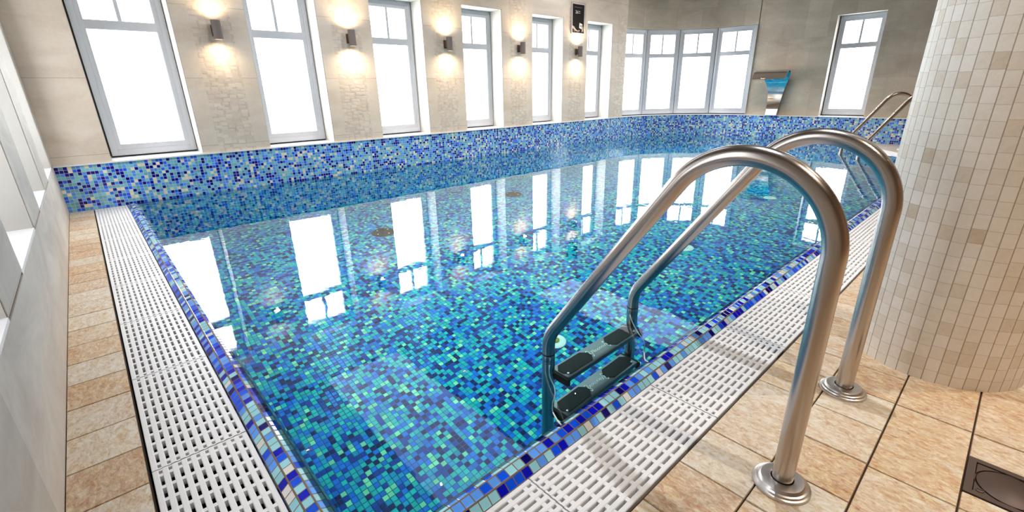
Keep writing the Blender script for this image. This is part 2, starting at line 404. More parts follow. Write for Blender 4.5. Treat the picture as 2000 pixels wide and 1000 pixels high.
# window builder: local frame  u across, w up, outward normal = -n (glass behind)
def window(name, origin, ux, n, width, z0, z1, label, glass=None):
    """origin: plan point of the front-left-bottom corner seen from the room; ux: across; n: towards the room"""
    root = empty(name, (0, 0, 0)); tag(root, label, kind='structure')
    ux = Vector((ux[0], ux[1], 0)).normalized(); n = Vector((n[0], n[1], 0)).normalized(); O = Vector((origin[0], origin[1], 0))
    M = Matrix(((ux.x, -n.x, 0, O.x), (ux.y, -n.y, 0, O.y), (0, 0, 1, 0), (0, 0, 0, 1)))   # local x across, y away from the room, z up
    f = MB(); D = 0.07; st = 0.080 if width > 0.6 else 0.072
    zb = z0 + 0.092; zt = z1 - 0.082; tz0, tz1 = zb + (zt - zb) * 0.70, zb + (zt - zb) * 0.755
    fl = MB()
    f.box(0, st * 0.55, 0, D, z0, z1, M, bev=0.004); f.box(width - st * 0.55, width, 0, D, z0, z1, M, bev=0.004)
    f.box(st * .5, width - st * .5, 0, D, z0, z0 + 0.05, M, bev=0.004); f.box(st * .5, width - st * .5, 0, D, z1 - 0.045, z1, M, bev=0.004)
    f.build('window_frame', M_FRAME, root, 35)
    s = MB()
    for (a, b) in ((st * .45, st), (width - st, width - st * .45)): s.box(a, b, 0.004, D - 0.01, z0 + 0.045, z1 - 0.04, M, bev=0.002)
    s.box(st * .9, width - st * .9, 0.0042, D - 0.01, z0 + 0.045, zb, M, bev=0.002); s.box(st * .9, width - st * .9, 0.0042, D - 0.01, zt, z1 - 0.04, M, bev=0.002)
    s.box(st * .9, width - st * .9, 0.0044, D - 0.01, tz0, tz1, M, bev=0.003)
    s.build('sash', M_FRAME, root, 35)
    g = MB(); c = width / 2; g.box(c - 0.014, c + 0.014, 0.016, D - 0.01, tz1 - 0.005, zt + 0.005, M, bev=0.003)
    g.build('glazing_bar', M_FRAME, root, 35)
    for (a, b, c0, c1) in ((st, width - st, zb, tz0), (st, width / 2 - .012, tz1, zt), (width / 2 + .012, width - st, tz1, zt)):
        p = MB(); p.poly([M @ Vector((a - .003, 0.045, c0 - .003)), M @ Vector((b + .003, 0.045, c0 - .003)), M @ Vector((b + .003, 0.045, c1 + .003)), M @ Vector((a - .003, 0.045, c1 + .003))])
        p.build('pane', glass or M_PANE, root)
    e = MB(); e.box(-0.004, width + .004, 0.02, D + 0.02, z0 - 0.012, z0 + 0.002, M); e.box(-0.012, 0.001, 0.02, D, z0, z1, M); e.box(width - .001, width + .012, 0.02, D, z0, z1, M); e.box(0, width, .02, D, z1 - .001, z1 + .012, M)
    e.build('seal', M_SEAL, root)
    bk = MB(); bk.box(-0.02, width + .02, D + .021, D + .03, z0 - .03, z1 + .03, M); bk.build('backing', M_FRAME, root)
    return root
for i, (a, b) in enumerate(WIN):
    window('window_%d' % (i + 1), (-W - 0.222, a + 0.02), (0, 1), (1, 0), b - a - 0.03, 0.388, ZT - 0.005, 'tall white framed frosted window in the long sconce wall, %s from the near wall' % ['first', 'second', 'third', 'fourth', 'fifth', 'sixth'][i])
rb = []
for a, b in WIN:
    rb += [(-W - TH, -W - 0.004, b - 0.006, b + 0.001, ZS, ZT), (-W - TH, -W - .004, a - .001, a + 0.003, ZS, ZT), (-W - TH, -W - .004, a, b, ZT - .006, ZT + .001)]
reveal('trim_3', rb)

# ---------------------------------------------------------------- near wall with deep window niches (wall_near)
NI = [(-4.03, -3.28), (-2.845, -2.19), (-1.755, -1.10), (-0.685, -0.03)]
nm = MB(); xs = [-W - TH] + [x for w in NI for x in w] + [3.4]
for i in range(0, len(xs), 2): nm.box(xs[i], xs[i + 1], YN - TH - .06, YN, ZS, ZT)
nm.box(-W, 3.4, YN - TH - .06, YN, -0.12, ZS - 0.012); nm.box(-W - TH, 3.4, YN - TH - .06, YN, ZT, HC + .1)
tag(nm.build('wall_near', M_WALL_N), 'pale veined stone wall with deep window niches', kind='structure')
sn = MB()
for a, b in NI: sn.box(a, b, YN - TH - .05, YN - .001, ZS - 0.012, ZS)
tag(sn.build('trim_4', M_SILL), 'white marble sills of the niches', kind='structure')
reveal('trim_5', [q for a, b in NI for q in ((a - .001, a + .003, YN - TH - .05, YN - .003, ZS, ZT), (b - .003, b + .001, YN - TH - .05, YN - .003, ZS, ZT))])
for i, (a, b) in enumerate(NI):
    window('window_%d' % (i + 12), (b - 0.01, YN - TH + 0.0), (-1, 0), (0, 1), b - a - 0.02, 0.388, ZT - 0.005, 'frosted window deep in a niche of the near wall, %s from the long window wall' % ['first', 'second', 'third', 'fourth'][i], M_PANE2)

# ---------------------------------------------------------------- rounded corner and far wall (wall_back)
bk = MB(); ZTB = 1.825
def curved(m, r0, r1, z0, z1, n=24):
    a = arc(r0, n); b = arc(r1, n)
    for i in range(n):
        m.poly([(*a[i], z0), (*a[i + 1], z0), (*a[i + 1], z1), (*a[i], z1)]); m.poly([(*b[i], z0), (*a[i], z0), (*a[i], z1), (*b[i], z1)][::-1]) if i == 0 else None
        m.poly([(*b[i], z0), (*b[i + 1], z0), (*a[i + 1], z0), (*a[i], z0)])
curved(bk, YS - CY, YS - CY + 0.3, ZTB, HC + .1)
X2a, X2b = -1.53, -0.925
bk.box(CX + 0.03, X2a, YS, YS + .3, HB, HC + .1); bk.box(X2a, X2b, YS, YS + .3, ZTB, HC + .1); bk.box(X2a, X2b, YS + .001, YS + .3, HB, ZS - .01)
bk.box(CX, CX + .04, YS, YS + .3, ZTB, HC + .1)
bk.box(X2b, 3.4, YS, YS + .3, HB, HC + .1)
tag(bk.build('wall_back', M_WALL_B), 'taupe stone end wall curving round the pool corner', kind='structure')
tag((lambda m: (m.box(CX + .026, CX + .032, YS - .02, YS + .3, ZS, ZTB), m.box(X2a - .003, X2a + .003, YS + .003, YS + .28, ZS, ZTB), m.box(X2a, X2b, YS + .004, YS + .28, ZTB - .004, ZTB + .001), m)[-1])(MB()).build('trim_6', M_REVEAL), kind='structure')
rw = 1.62; jt = arc(rw, 4)
for k in range(4):
    p, q = Vector(jt[k]), Vector(jt[k + 1]); d = (q - p); L = d.length; d.normalize()
    nrm = Vector((d.y, -d.x))
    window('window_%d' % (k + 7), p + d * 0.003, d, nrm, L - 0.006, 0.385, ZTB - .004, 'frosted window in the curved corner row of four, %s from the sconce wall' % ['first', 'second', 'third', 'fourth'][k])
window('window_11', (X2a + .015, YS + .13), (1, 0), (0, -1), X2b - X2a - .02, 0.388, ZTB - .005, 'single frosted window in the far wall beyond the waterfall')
sx = MB(); sx.box(X2a, X2b, YS, YS + .2, ZS - .012, ZS); tag(sx.build('trim_7', M_SILL), kind='structure')

# right wall and ceiling (only mirrored in steel and water)
rm = MB(); rm.box(3.3, 3.5, YN - .3, 9.3, -0.1, HC + .1); tag(rm.build('wall_right', M_WALL_R), 'warm brown stone side wall', kind='structure')
cm = MB(); cm.box(-W - .3, 3.5, YN - .3, 9.3, HC, HC + .1); ceil = tag(cm.build('ceiling', M_CEIL), kind='structure')
for (y0, y1) in ((1.10, 2.02), (4.62, 5.52)):
    p = MB(); p.box(-4.12, -0.9, y0, y1, HC - 0.02, HC - 0.001); p.build('light_panel', M_PANEL, ceil)
for (x, y) in [(-3.14, .5), (-3.15, 2.39), (-3.15, 4.3), (-3.15, 6.2)] + [(1.5, 0.7), (1.5, 2.0), (1.5, 3.3), (1.5, 4.6), (2.6, .7), (2.6, 2.0), (2.6, 3.3), (0.75, 3.3), (.75, 4.6)]:
    d = MB(); d.lathe([(0.0, HC - .004), (0.015, HC - .004)], 20, Matrix.Translation((x, y, 0))); d.build('downlight_lens', M_DOWN, ceil)
    d = MB(); d.lathe([(0.0155, HC - .001), (0.017, HC - .008), (0.046, HC - .006), (0.048, HC - .001)], 20, Matrix.Translation((x, y, 0))); d.build('downlight_ring', M_STEEL2, ceil, 40)

# ---------------------------------------------------------------- pool basin, rim, water
def ring(s, z, uvz=None):
    """plan outline of the pool at offset s: from the long wall along the two gutters, the cut corner and the walls"""
    xd = diag_x(YF, s)
    return [(-W, -s), (s, -s), (s, diag_y(s, s)), (xd, YF)]
SB = 0.146
inner = ring(SB, 0)
outl = inner + [(x, y) for x, y in reversed(arc(R))]     # closed polygon (ccw)
ba = MB(); acc = 0
for i in range(len(outl)):
    a = outl[i]; b = outl[(i + 1) % len(outl)]; L = math.hypot(b[0] - a[0], b[1] - a[1]); z1 = -0.0195 if i < 3 else -0.03
    ba.poly([(*a, DEPTH), (*b, DEPTH), (*b, z1), (*a, z1)], [(acc, DEPTH), (acc + L, DEPTH), (acc + L, z1), (acc, z1)]); acc += L
ba.poly([(*p, DEPTH) for p in outl], [p for p in outl])
tag(ba.build('pool_basin', M_BASIN), 'blue and turquoise mosaic pool basin', kind='structure')

PR = [(0.2262, -0.034), (0.2235, -0.008), (0.2030, 0.0085), (0.1780, 0.0145), (0.1555, 0.0035), (0.146, -0.0195)]
rmx = MB(); prev = 0.0
for j in range(len(PR) - 1):
    (s0, z0), (s1, z1) = PR[j], PR[j + 1]
    A, B = ring(s0, 0), ring(s1, 0); acc = 0.0
    v0, v1 = j * 0.0255, (j + 1) * 0.0255
    for i in range(3):
        a0, a1, b1, b0 = A[i], A[i + 1], B[i + 1], B[i]
        L = math.hypot(a1[0] - a0[0], a1[1] - a0[1]); dirx = ((a1[0] - a0[0]) / L, (a1[1] - a0[1]) / L)
        pr = lambda p: (p[0] - A[i][0]) * dirx[0] + (p[1] - A[i][1]) * dirx[1] + acc
        rmx.poly([(*b0, z1), (*b1, z1), (*a1, z0), (*a0, z0)], [(pr(b0), v1), (pr(b1), v1), (pr(a1), v0), (pr(a0), v0)])
        acc += 100 * 0.0255 * round(L / (100 * .0255) + 1)
tag(rmx.build('trim_8', M_RIM), 'rounded blue mosaic pool rim', kind='structure')

wt = MB(); ro = ring(0.1660, 0) + [(x, y) for x, y in reversed(arc(R + .002))]
wt.poly([(*p, ZW) for p in ro]); water = wt.build('pool_water', M_WATER); tag(water, 'still clear pool water mirroring the windows', kind='structure')

# ---------------------------------------------------------------- overflow gutters: channel and grating modules
ch = MB()
AX1 = G2; BY1 = diag_y(G2, G2)
ch.box(-W, G2 + .006, -G2 - .006, -0.224, -0.14, -0.13); ch.box(.224, G2 + .006, -G2, BY1 + .02, -0.14, -0.13)
ch.box(-W, G2 + .006, -G2 - .012, -G2 - .006, -0.13, -0.008); ch.box(G2 + .006, G2 + .012, -G2, BY1, -0.13, -0.008)
ch.box(-W, .22, -.228, -.222, -.13, -.034); ch.box(.222, .228, -.22, BY1 - .1, -.13, -.034)
q0, q1, q2, q3 = (.224, diag_y(.224, .224)), (diag_x(YF, .224), YF), (diag_x(YF, G2 + .006), YF), (G2 + .006, diag_y(G2 + .006, G2 + .006))
ch.poly([(*q0, -.131), (*q3, -.131), (*q2, -.131), (*q1, -.131)]); ch.poly([(*q0, -.13), (*q1, -.13), (*q1, -.034), (*q0, -.034)]); ch.poly([(*q3, -.13), (*q3, -.006), (*q2, -.006), (*q2, -.13)])
tag(ch.build('floor_channel', M_CHANNEL), 'dark overflow channel under the gratings', kind='structure')

GW = G2 - G1 - 0.002
def grate_mesh(L):
    """one module lying along local +x from 0 to L, local y from 0 (pool side) to GW, top at z=0"""
    m = MB(); nb = 11; pitch = GW / (nb - 0.45); bw = pitch * 0.64; nr = max(2, round(L / 0.047)); pl = L / nr
    for i in range(nb):
        y0 = i * pitch
        m.prism([(y0, -0.020), (y0 + bw, -0.020), (y0 + bw, -0.0016), (y0 + bw * .86, 0.0), (y0 + bw * .14, 0.0), (y0, -0.0016)], 0.0008, L - 0.0008,
                Matrix(((0, 0, 1, 0), (1, 0, 0, 0), (0, 1, 0, 0), (0, 0, 0, 1))))
    for j in range(nr):
        x0 = (j + .5) * pl - 0.0055
        m.box(x0, x0 + 0.011, 0.001, GW - .001, -0.018, -0.0011)
    m.box(0.0008, 0.006, 0.001, GW - .001, -.014, -.0012); m.box(L - .006, L - .0008, 0.001, GW - .001, -.014, -.0012)
    me_o = m.build('gutter_grating', M_WHITE, None)
    return me_o
ORD = ['first', 'second', 'third', 'fourth', 'fifth', 'sixth', 'seventh', 'eighth', 'ninth', 'tenth', 'eleventh', 'twelfth', 'thirteenth', 'fourteenth', 'fifteenth']
mods = []
base = grate_mesh(0.516)
def place_grate(o, x, y, rz, label, grp):
    o.location = (x, y, 0.0); o.rotation_euler = (0, 0, rz); tag(o, label, 'grating', grp); return o
first = True
# gutter A along the near wall: local +x -> world -x (pool side y is -G1, local y must point to -y)
nA = 8; xa = 0.106; k = 0
oA = []
short = grate_mesh(0.324); place_grate(short, G2 - .001, -G1 - .002, PI, 'short white slotted grating where the two gutters meet', 'gutter gratings at the near wall')
short.location.x = xa + .0 + 0.326; 
while xa - .518 > -W - 0.01:
    o = base if first else base.copy()
    if not first: COL.objects.link(o)
    first = False
    oA.append(o); place_grate(o, xa, -G1 - .002, PI, '', 'gutter gratings at the near wall'); xa -= .518
rest = grate_mesh(xa + W - 0.004); place_grate(rest, xa, -G1 - .002, PI, 'narrow white grating end piece against the long mosaic wall', 'gutter gratings at the near wall')
for i, o in enumerate(reversed(oA)):
    o['label'] = 'white slotted gutter grating beside the near wall, %s full panel from the mosaic wall' % ORD[i]
# gutter B along the deck: local +x -> world +y needs pool side on x = G1 and local y -> +x : mirrored, so run it along -y
yb = 0.212; sb = grate_mesh(0.43); place_grate(sb, G1 + .002, yb, -PI / 2, 'white slotted grating at the near end of the ladder side gutter', 'gutter gratings on the ladder side')
# local +x -> -y, local y -> +x with rz=-90
y = 0.212 + .518; i = 0
while y < 6.36:
    o = base.copy(); COL.objects.link(o)
    place_grate(o, G1 + .002, y, -PI / 2, 'white slotted gutter grating on the ladder side, %s full panel from the near corner' % ORD[i], 'gutter gratings on the ladder side')
    y += .518; i += 1
# the short gutter along the cut far corner, pool side on the left going away from the deck
k0 = Vector((G1 + .002, diag_y(G1 + .002, G1 + .002))); td = Vector((-NY, NX))
for i in range(4):
    o = base.copy(); COL.objects.link(o); q = k0 + td * (.518 * (i + 1) + .06)
    place_grate(o, q.x, q.y, NA - PI / 2, 'white slotted grating of the short gutter at the far ladder, %s panel from the column' % ORD[i], 'gutter gratings at the far ladder')

# ---------------------------------------------------------------- tiled floor
fm = MB(); U = 0.158; g = 0.0014
def tile(x0, x1, y0, y1, strength=None):
    c = (random.random() * 0.75 + .05 if strength is None else strength, random.random(), random.random(), 1)
    z = random.uniform(-0.0006, 0.0006)
    x0 += g; x1 -= g; y0 += g; y1 -= g; b = 0.0012
    fm.poly([(x0 + b, y0 + b, z), (x1 - b, y0 + b, z), (x1 - b, y1 - b, z), (x0 + b, y1 - b, z)], None, c)
    lo = [(x0, y0, z - .004), (x1, y0, z - .004), (x1, y1, z - .004), (x0, y1, z - .004)]; hi = [(x0 + b, y0 + b, z), (x1 - b, y0 + b, z), (x1 - b, y1 - b, z), (x0 + b, y1 - b, z)]
    for k in range(4): fm.poly([lo[k], lo[(k + 1) % 4], hi[(k + 1) % 4], hi[k]], None, c)
# left strip
x = -0.539 + 0.162 * 7 - .162
while x > -W:
    tile(max(x - .162, -W), x, YN, -G2 - .008, random.choice([.12, .2, .25, .55, .75, .8])); x -= .162
# right field, x columns from the gutter edge
DR = (0.911, 1.056, 0.886, 1.030)
colx = [G2 + .008, 0.594, 0.752, 0.910] + [0.910 + U * k for k in range(1, 16)]
random.seed(21)
for ci in range(len(colx) - 1):
    xa_, xb_ = colx[ci], colx[ci + 1]
    yy = 0.515 - 7 * U
    special = {0: [(.515, .674), (.674, .993), (.993, 1.15), (1.15, 1.308)], 1: [(.515, .668), (.668, .826), (.826, .985), (.985, 1.145), (1.145, 1.302)], 2: [(.508, .82), (.82, 1.144), (1.144, 1.46)], 3: [(.50, .82), (1.14, 1.46)]}
    segs = special.get(ci, [])
    if ci == 3:
        tile(xa_, xb_, 1.032, 1.14, .5); tile(xa_, xb_, .82, .884, .5)
    for a, b in segs: tile(xa_, xb_, a, b, {2: .62, 3: .55}.get(ci))
    top = max([b for a, b in segs], default=0.515); low = min([a for a, b in segs], default=.515)
    y = low
    while y > YN:
        h = random.choice([U, U, 2 * U]); tile(xa_, xb_, max(YN, y - h), y); y -= h
    y = top
    while y < 8.3:
        h = random.choice([U, U, 2 * U]); tile(xa_, xb_, y, y + h); y += h
flo = tag(fm.build('floor', M_FLOOR), 'ochre and beige stone tile floor', kind='structure')
gb = MB(); gb.box(G2 + .007, 3.4, YN, YF, -0.12, -0.004); gb.box(-W, G2 + .02, YN, -G2 - .007, -.12, -.004)
gb.build('grout', M_GROUT, flo)
dk = MB(); s = .2262
s = G2 + .008
p = [(s, diag_y(s, s)), (s, YF), (diag_x(YF, s), YF)]
dk.poly([(*q, 0.0) for q in p])
tag(dk.build('floor_landing', plain('pale_stone_landing', srgb(222, 210, 198), .4)), 'pale stone landing at the far pool corner', kind='structure')

# ---------------------------------------------------------------- column
cmn = MB(); cx, cy, cr = 0.775, 1.56, 0.219; n = 120
for i in range(n):
    a0, a1 = 2 * PI * i / n, 2 * PI * (i + 1) / n
    fn = lambda a, r=cr: (cx + r * math.cos(a), cy + r * math.sin(a))
    cmn.poly([(*fn(a0), 0), (*fn(a1), 0), (*fn(a1), HC), (*fn(a0), HC)], [(a0 * cr, 0), (a1 * cr, 0), (a1 * cr, HC), (a0 * cr, HC)])
tag(cmn.build('column', M_COLUMN, None, 40, True), 'round stone mosaic column by the ladder', kind='structure')

# ---------------------------------------------------------------- pool ladders
def rail_points(extra=-0.72):
    """centre line of a handrail in local (x, z): post, half hoop, sloping run, bend, leg"""
    P = [(0.633, 0.002), (0.633, 0.30)]
    hx, hz, r = 0.455, 0.54, 0.178
    ang = math.radians(144.5)          # where the sloping run leaves the hoop
    for i in range(41):
        a = ang * i / 40; P.append((hx + r * math.cos(a), hz + r * math.sin(a)))
    sx_, sz_ = P[-1]; dx, dz = -math.sin(ang), math.cos(ang)
    # run down to the bend, whose leg is x = -0.088
    t = (sx_ + 0.088) / -dx; bx, bz = -0.088, sz_ + dz * t      # sharp corner
    turn = PI - math.acos(max(-1, min(1, -( -dz)))) if False else math.acos(-dz)
    rb_ = 0.13; tl = rb_ * math.tan(turn / 2)
    c0 = (bx - dx * tl, bz - dz * tl); c1 = (bx, bz - tl); cc = (bx + rb_, bz - tl)
    a_s = math.atan2(c0[1] - cc[1], c0[0] - cc[0]); a_e = PI
    P += [((sx_ * 2 + c0[0]) / 3, (sz_ * 2 + c0[1]) / 3), ((sx_ + c0[0] * 2) / 3, (sz_ + c0[1] * 2) / 3)]
    for i in range(15):
        a = a_s + (a_e - a_s) * i / 14; P.append((cc[0] + rb_ * math.cos(a), cc[1] + rb_ * math.sin(a)))
    P += [(-0.088, 0.02)]
    return P
RT = 0.0215
def make_ladder():
    root = empty('pool_ladder', (0, 0.8635, 0))
    for sgn in (-1, 1):
        yy = sgn * 0.2475
        pts = [(x, yy, z) for x, z in rail_points()]
        m = MB(); m.tube(pts, RT, 28); h = m.build('handrail', M_STEEL, root, 50)
        lg = MB(); lg.tube([(-0.088, yy, 0.0195), (-0.088, yy, -0.3), (-.088, yy, -0.62)], RT + .0003, 28); lg.build('leg', M_STEEL, root, 50)
        # seam ring at the water line
        sm = MB(); sm.lathe([(RT + .0002, -.001), (RT + .0012, -.001), (RT + .0012, .001), (RT + .0002, .001)], 28, Matrix.Translation((-.088, yy, .020)), close=True); sm.build('seam_ring', M_BLACK, h)
        fl = MB(); fl.lathe([(RT + .0008, .004), (.0585, .0), (.0585, .003), (.0575, .006), (.054, .0075), (.052, .011), (.048, .0125), (.046, .016), (.043, .0185), (.027, .0205), (.0235, .0195), (RT + .0008, .015)], 48, Matrix.Translation((.633, yy, .0005)), close=True)
        fl.build('floor_flange', M_STEEL2, h, 30)
    for si, z in enumerate((-0.125, -0.385)):
        xc = -0.066; hw = 0.042; y0, y1 = -0.226, 0.226
        m = MB(); m.box(xc - hw, xc + hw, y0 + .012, y1 - .012, z - .030, z, bev=0.005)
        st = m.build('step', M_TREAD, root, 40)
        for e in (-1, 1):
            b = MB(); ye = e * 0.2155
            b.prism([(xc - hw - .004, -.02), (xc - hw * .5, .012 * 1), (xc + hw * .5, .012), (xc + hw + .004, -.02), (xc + hw + .004, -.002), (xc - hw - .004, -.002)][::1], 0, 0.0) if False else None
            b.box(xc - hw - .006, xc + hw + .006, min(ye - e * .006, ye + e * .010), max(ye - e * .006, ye + e * .010), z - .050, z - .003, bev=.006)
            b.build('end_bracket', M_RUBBER, st, 40)
            sc = MB(); sc.lathe([(0, .006), (.004, .0055), (.006, .002), (.006, 0)][::-1], 14, Matrix.Translation((xc + hw * .55, e * .196, z)))
            sc.build('screw', M_STEEL2, st, 40)
            p = MB(); yc = e * 0.131; hl = 0.079; hx = .031; c = .02
            p.prism([(xc - hx, yc - hl + c), (xc - hx + c, yc - hl), (xc + hx - c, yc - hl), (xc + hx, yc - hl + c), (xc + hx, yc + hl - c), (xc + hx - c, yc + hl), (xc - hx + c, yc + hl), (xc - hx, yc + hl - c)], z - .002, z + .0035)
            p.build('grip_pad', M_RUBBER, st)
        t = MB(); fl = 1 if si == 0 else -1
        Mt = Matrix(((0, -fl, 0, xc), (fl, 0, 0, 0), (0, 0, 1, z + .0006), (0, 0, 0, 1)))
        t.addbm(text_mesh('Flexinox', .024, .0012, .25), Mt)
        for e in (-1, 1):
            for q in (-1, 1):
                t.lathe([(.0062, 0), (.0062, .0016), (.0092, .0016), (.0092, 0)], 16, Matrix.Translation((xc + q * .011, e * .049, z)) @ Matrix.Diagonal((1.15, .7, 1, 1)), close=True)
        t.build('embossed_lettering', M_LETTER, st)
    return root
lad = make_ladder()
for yy, pts in ((-.2475, [(-.066, -.262, .016), (-.064, -.268, -.05), (-.058, -.27, -.10), (-.03, -.28, -.13), (.01, -.32, -.11), (.06, -.385, -.05), (.115, -.445, .006), (.158, -.470, .014), (.172, -.474, .0155)]),
                (.2475, [(-.088, .222, .016), (-.080, .2235, -.04), (-.06, .216, -.085), (-.02, .19, -.11), (.05, .12, -.07), (.11, .02, 0.0), (.150, -.04, .012), (.168, -.05, .0155)])):
    # smooth the cable with a Catmull-Rom pass
    Pq = [Vector(p) for p in pts]; out = []
    for i in range(len(Pq) - 1):
        p0, p1, p2, p3 = Pq[max(i - 1, 0)], Pq[i], Pq[i + 1], Pq[min(i + 2, len(Pq) - 1)]
        for s_ in range(6):
            t_ = s_ / 6; out.append(0.5 * ((2 * p1) + (-p0 + p2) * t_ + (2 * p0 - 5 * p1 + 4 * p2 - p3) * t_ ** 2 + (-p0 + 3 * p1 - 3 * p2 + p3) * t_ ** 3))
    out.append(Pq[-1]); m = MB(); m.tube(out, .0021, 8); m.build('earth_cable', M_WIRE, lad, 60)
tag(lad, 'large stainless steel pool ladder in the foreground with two black padded steps', 'pool ladder', 'stainless pool ladders')
lad2 = copy_tree(lad)
lad2.location = (-0.643, 7.134, 0); lad2.rotation_euler = (0, 0, NA)
for c in list(kids(lad2)):
    if c.name.startswith('earth_cable'): bpy.data.objects.remove(c)
tag(lad2, 'far stainless steel pool ladder at the cut corner beside the column', 'pool ladder', 'stainless pool ladders')

# ---------------------------------------------------------------- wall sconces
def make_sconce():
    root = empty('wall_sconce', (0, 0, 0))       # origin on the wall, local +x into the room
    b = MB(); b.box(0.0005, 0.012, -.028, .028, -.045, .045, bev=.003); b.box(.011, .052, -.020, .020, -.034, .034, bev=.003); b.build('bracket', M_SCONCE2, root, 35)
    s_ = MB(); T = Matrix.Translation((.085, 0, 0)); s_.lathe([(.036, -.075), (.036, .075), (.0325, .075), (.0325, -.075)], 36, T, close=True); s_.build('shade', M_SCONCE, root, 35)
    for e in (-1, 1):
        l = MB(); l.lathe([(0, e * .066), (.0322, e * .066)], 28, T); l.build('lamp_lens', M_BULB, root)
    return root
sc0 = make_sconce()
sl_lab = ['warm wall sconce on the first pier, nearest the near wall', 'warm wall sconce on the second pier, between the second and third tall windows', 'warm wall sconce on the middle pier, third of the five', 'warm wall sconce on the fourth pier, left of the framed poster pier', 'warm wall sconce directly below the framed black poster']
for k in range(5):
    o = sc0 if k == 0 else copy_tree(sc0)
    o.location = (-W, 0.715 + 1.2165 * k, 1.392)
    tag(o, sl_lab[k], 'wall lamp', 'up and down wall sconces between the windows')
    for e in (-1, 1):
        L = bpy.data.lights.new('sconce_beam', 'SPOT'); L.energy = 4.6; L.color = (1.0, .78, .52); L.spot_size = math.radians(160); L.spot_blend = 1.0; L.shadow_soft_size = .025
        lo = bpy.data.objects.new('sconce_beam', L); COL.objects.link(lo); lo.parent = o; lo.location = (.085, 0, e * .074)
        lo.rotation_euler = (0, 0, 0) if e < 0 else (PI, 0, 0)

# ---------------------------------------------------------------- framed poster
po = empty('framed_poster', (-W + .001, 5.60, 1.855)); tag(po, 'narrow silver framed black poster hung above a sconce near the rounded corner', 'poster')
hw, hh = .158, .212
f = MB()
f.box(0, .018, -hw, -hw + .02, -hh, hh, bev=.003); f.box(0, .018, hw - .02, hw, -hh, hh, bev=.003); f.box(0, .018, -hw + .018, hw - .018, -hh, -hh + .02, bev=.003); f.box(0, .018, -hw + .018, hw - .018, hh - .02, hh, bev=.003)
f.build('frame', M_ALU, po, 35)
pr_ = MB(); pr_.box(.001, .007, -hw + .015, hw - .015, -hh + .015, hh - .015); prn = pr_.build('print', M_PRINT, po)
def flat(name, pts, mat, x=.0078):
    m = MB(); m.poly([(x, a, b) for a, b in pts]); return m.build(name, mat, prn)
TX = Matrix(((0, 0, 1, .0078), (1, 0, 0, 0), (0, 1, 0, 0), (0, 0, 0, 1)))
m = MB(); m.addbm(text_mesh('26', .062, .0003, 0.0), TX @ Matrix.Translation((-.035, .085, 0)))
for (a, b, c, d) in ((-.0, .045, .096, .102), (.0, .045, .074, .080)): m.box(.0078, .0081, a, b, c, d)
m.build('lettering', M_PRINT_W, prn)
m = MB()
for (a, b, c) in ((-.09, .085, .150),): m.box(.0078, .0081, a, b, c - .004, c + .004)
m.build('small_lettering', M_PRINT_G, prn)
flat('picture_card', [(.035, -.055), (.03, -.125), (.088, -.14), (.105, -.07)], M_PRINT_W)
m = MB(); m.box(.0082, .0085, .055, .085, -.11, -.085); m.build('picture_motif', M_PRINT_G, prn)
flat('picture_arm', [(-.128, -.10), (-.09, -.11), (-.045, -.15), (.0, -.165), (.03, -.15), (.05, -.17), (.0, -.185), (-.06, -.172), (-.128, -.13)], M_PRINT_S)
flat('picture_hand', [(.1, -.115), (.12, -.10), (.13, -.14), (.12, -.175), (.085, -.185), (.09, -.15)], M_PRINT_S)
flat('picture_finger', [(-.11, -.165), (-.07, -.172), (-.066, -.18), (-.1, -.178)], M_PRINT_S, .0084)

# ---------------------------------------------------------------- waterfall spout
def make_spout():
    root = empty('waterfall_spout', (-2.21, 8.43, ZS - .006))
    # (forward, height, half width)
    C_ = [(.072, .0, .088), (.044, .09, .092), (.018, .20, .100), (.006, .31, .112), (.010, .41, .13), (.03, .51, .16), (.07, .60, .195), (.13, .665, .22), (.21, .705, .238), (.29, .705, .247), (.36, .675, .25), (.40, .63, .25), (.42, .575, .25)]
    m = MB(); th = .022; n = len(C_)
    secs = []
    for i, (f_, z_, w_) in enumerate(C_):
        a = C_[max(i - 1, 0)]; b = C_[min(i + 1, n - 1)]; t = Vector((b[0] - a[0], b[1] - a[1])).normalized(); nn = Vector((-t.y, t.x))  # to the outer/back side
        q = th * .5 if i < n - 1 else th * .3
        o_ = (f_ + nn.x * q, z_ + nn.y * q); i_ = (f_ - nn.x * q, z_ - nn.y * q)
        secs.append([(-w_, -i_[0], i_[1]), (w_, -i_[0], i_[1]), (w_, -o_[0], o_[1]), (-w_, -o_[0], o_[1])])
    for s0, s1 in zip(secs[:-1], secs[1:]):
        for k in range(4): m.poly([s0[k], s0[(k + 1) % 4], s1[(k + 1) % 4], s1[k]])
    m.poly(secs[0][::-1]); m.poly(secs[-1])
    m.build('curved_sheet', steel('mirror_stainless_steel', (.72, .72, .72, 1), .07), root, 30, True)
    b = MB(); b.box(-.10, .10, -.085, -.012, 0.0, .006, bev=.002); b.build('base_plate', M_STEEL2, root, 35)
    for e in (-1, 1):
        q = MB(); q.lathe([(.009, .006), (.009, .011), (.005, .016), (0, .017)], 14, Matrix.Translation((e * .088, -.045, 0))); q.build('bolt', M_WHITE, root, 40)
    return root
sp = make_spout(); tag(sp, 'curved stainless steel cobra waterfall spout on the ledge between the windows of the far wall', 'waterfall spout')

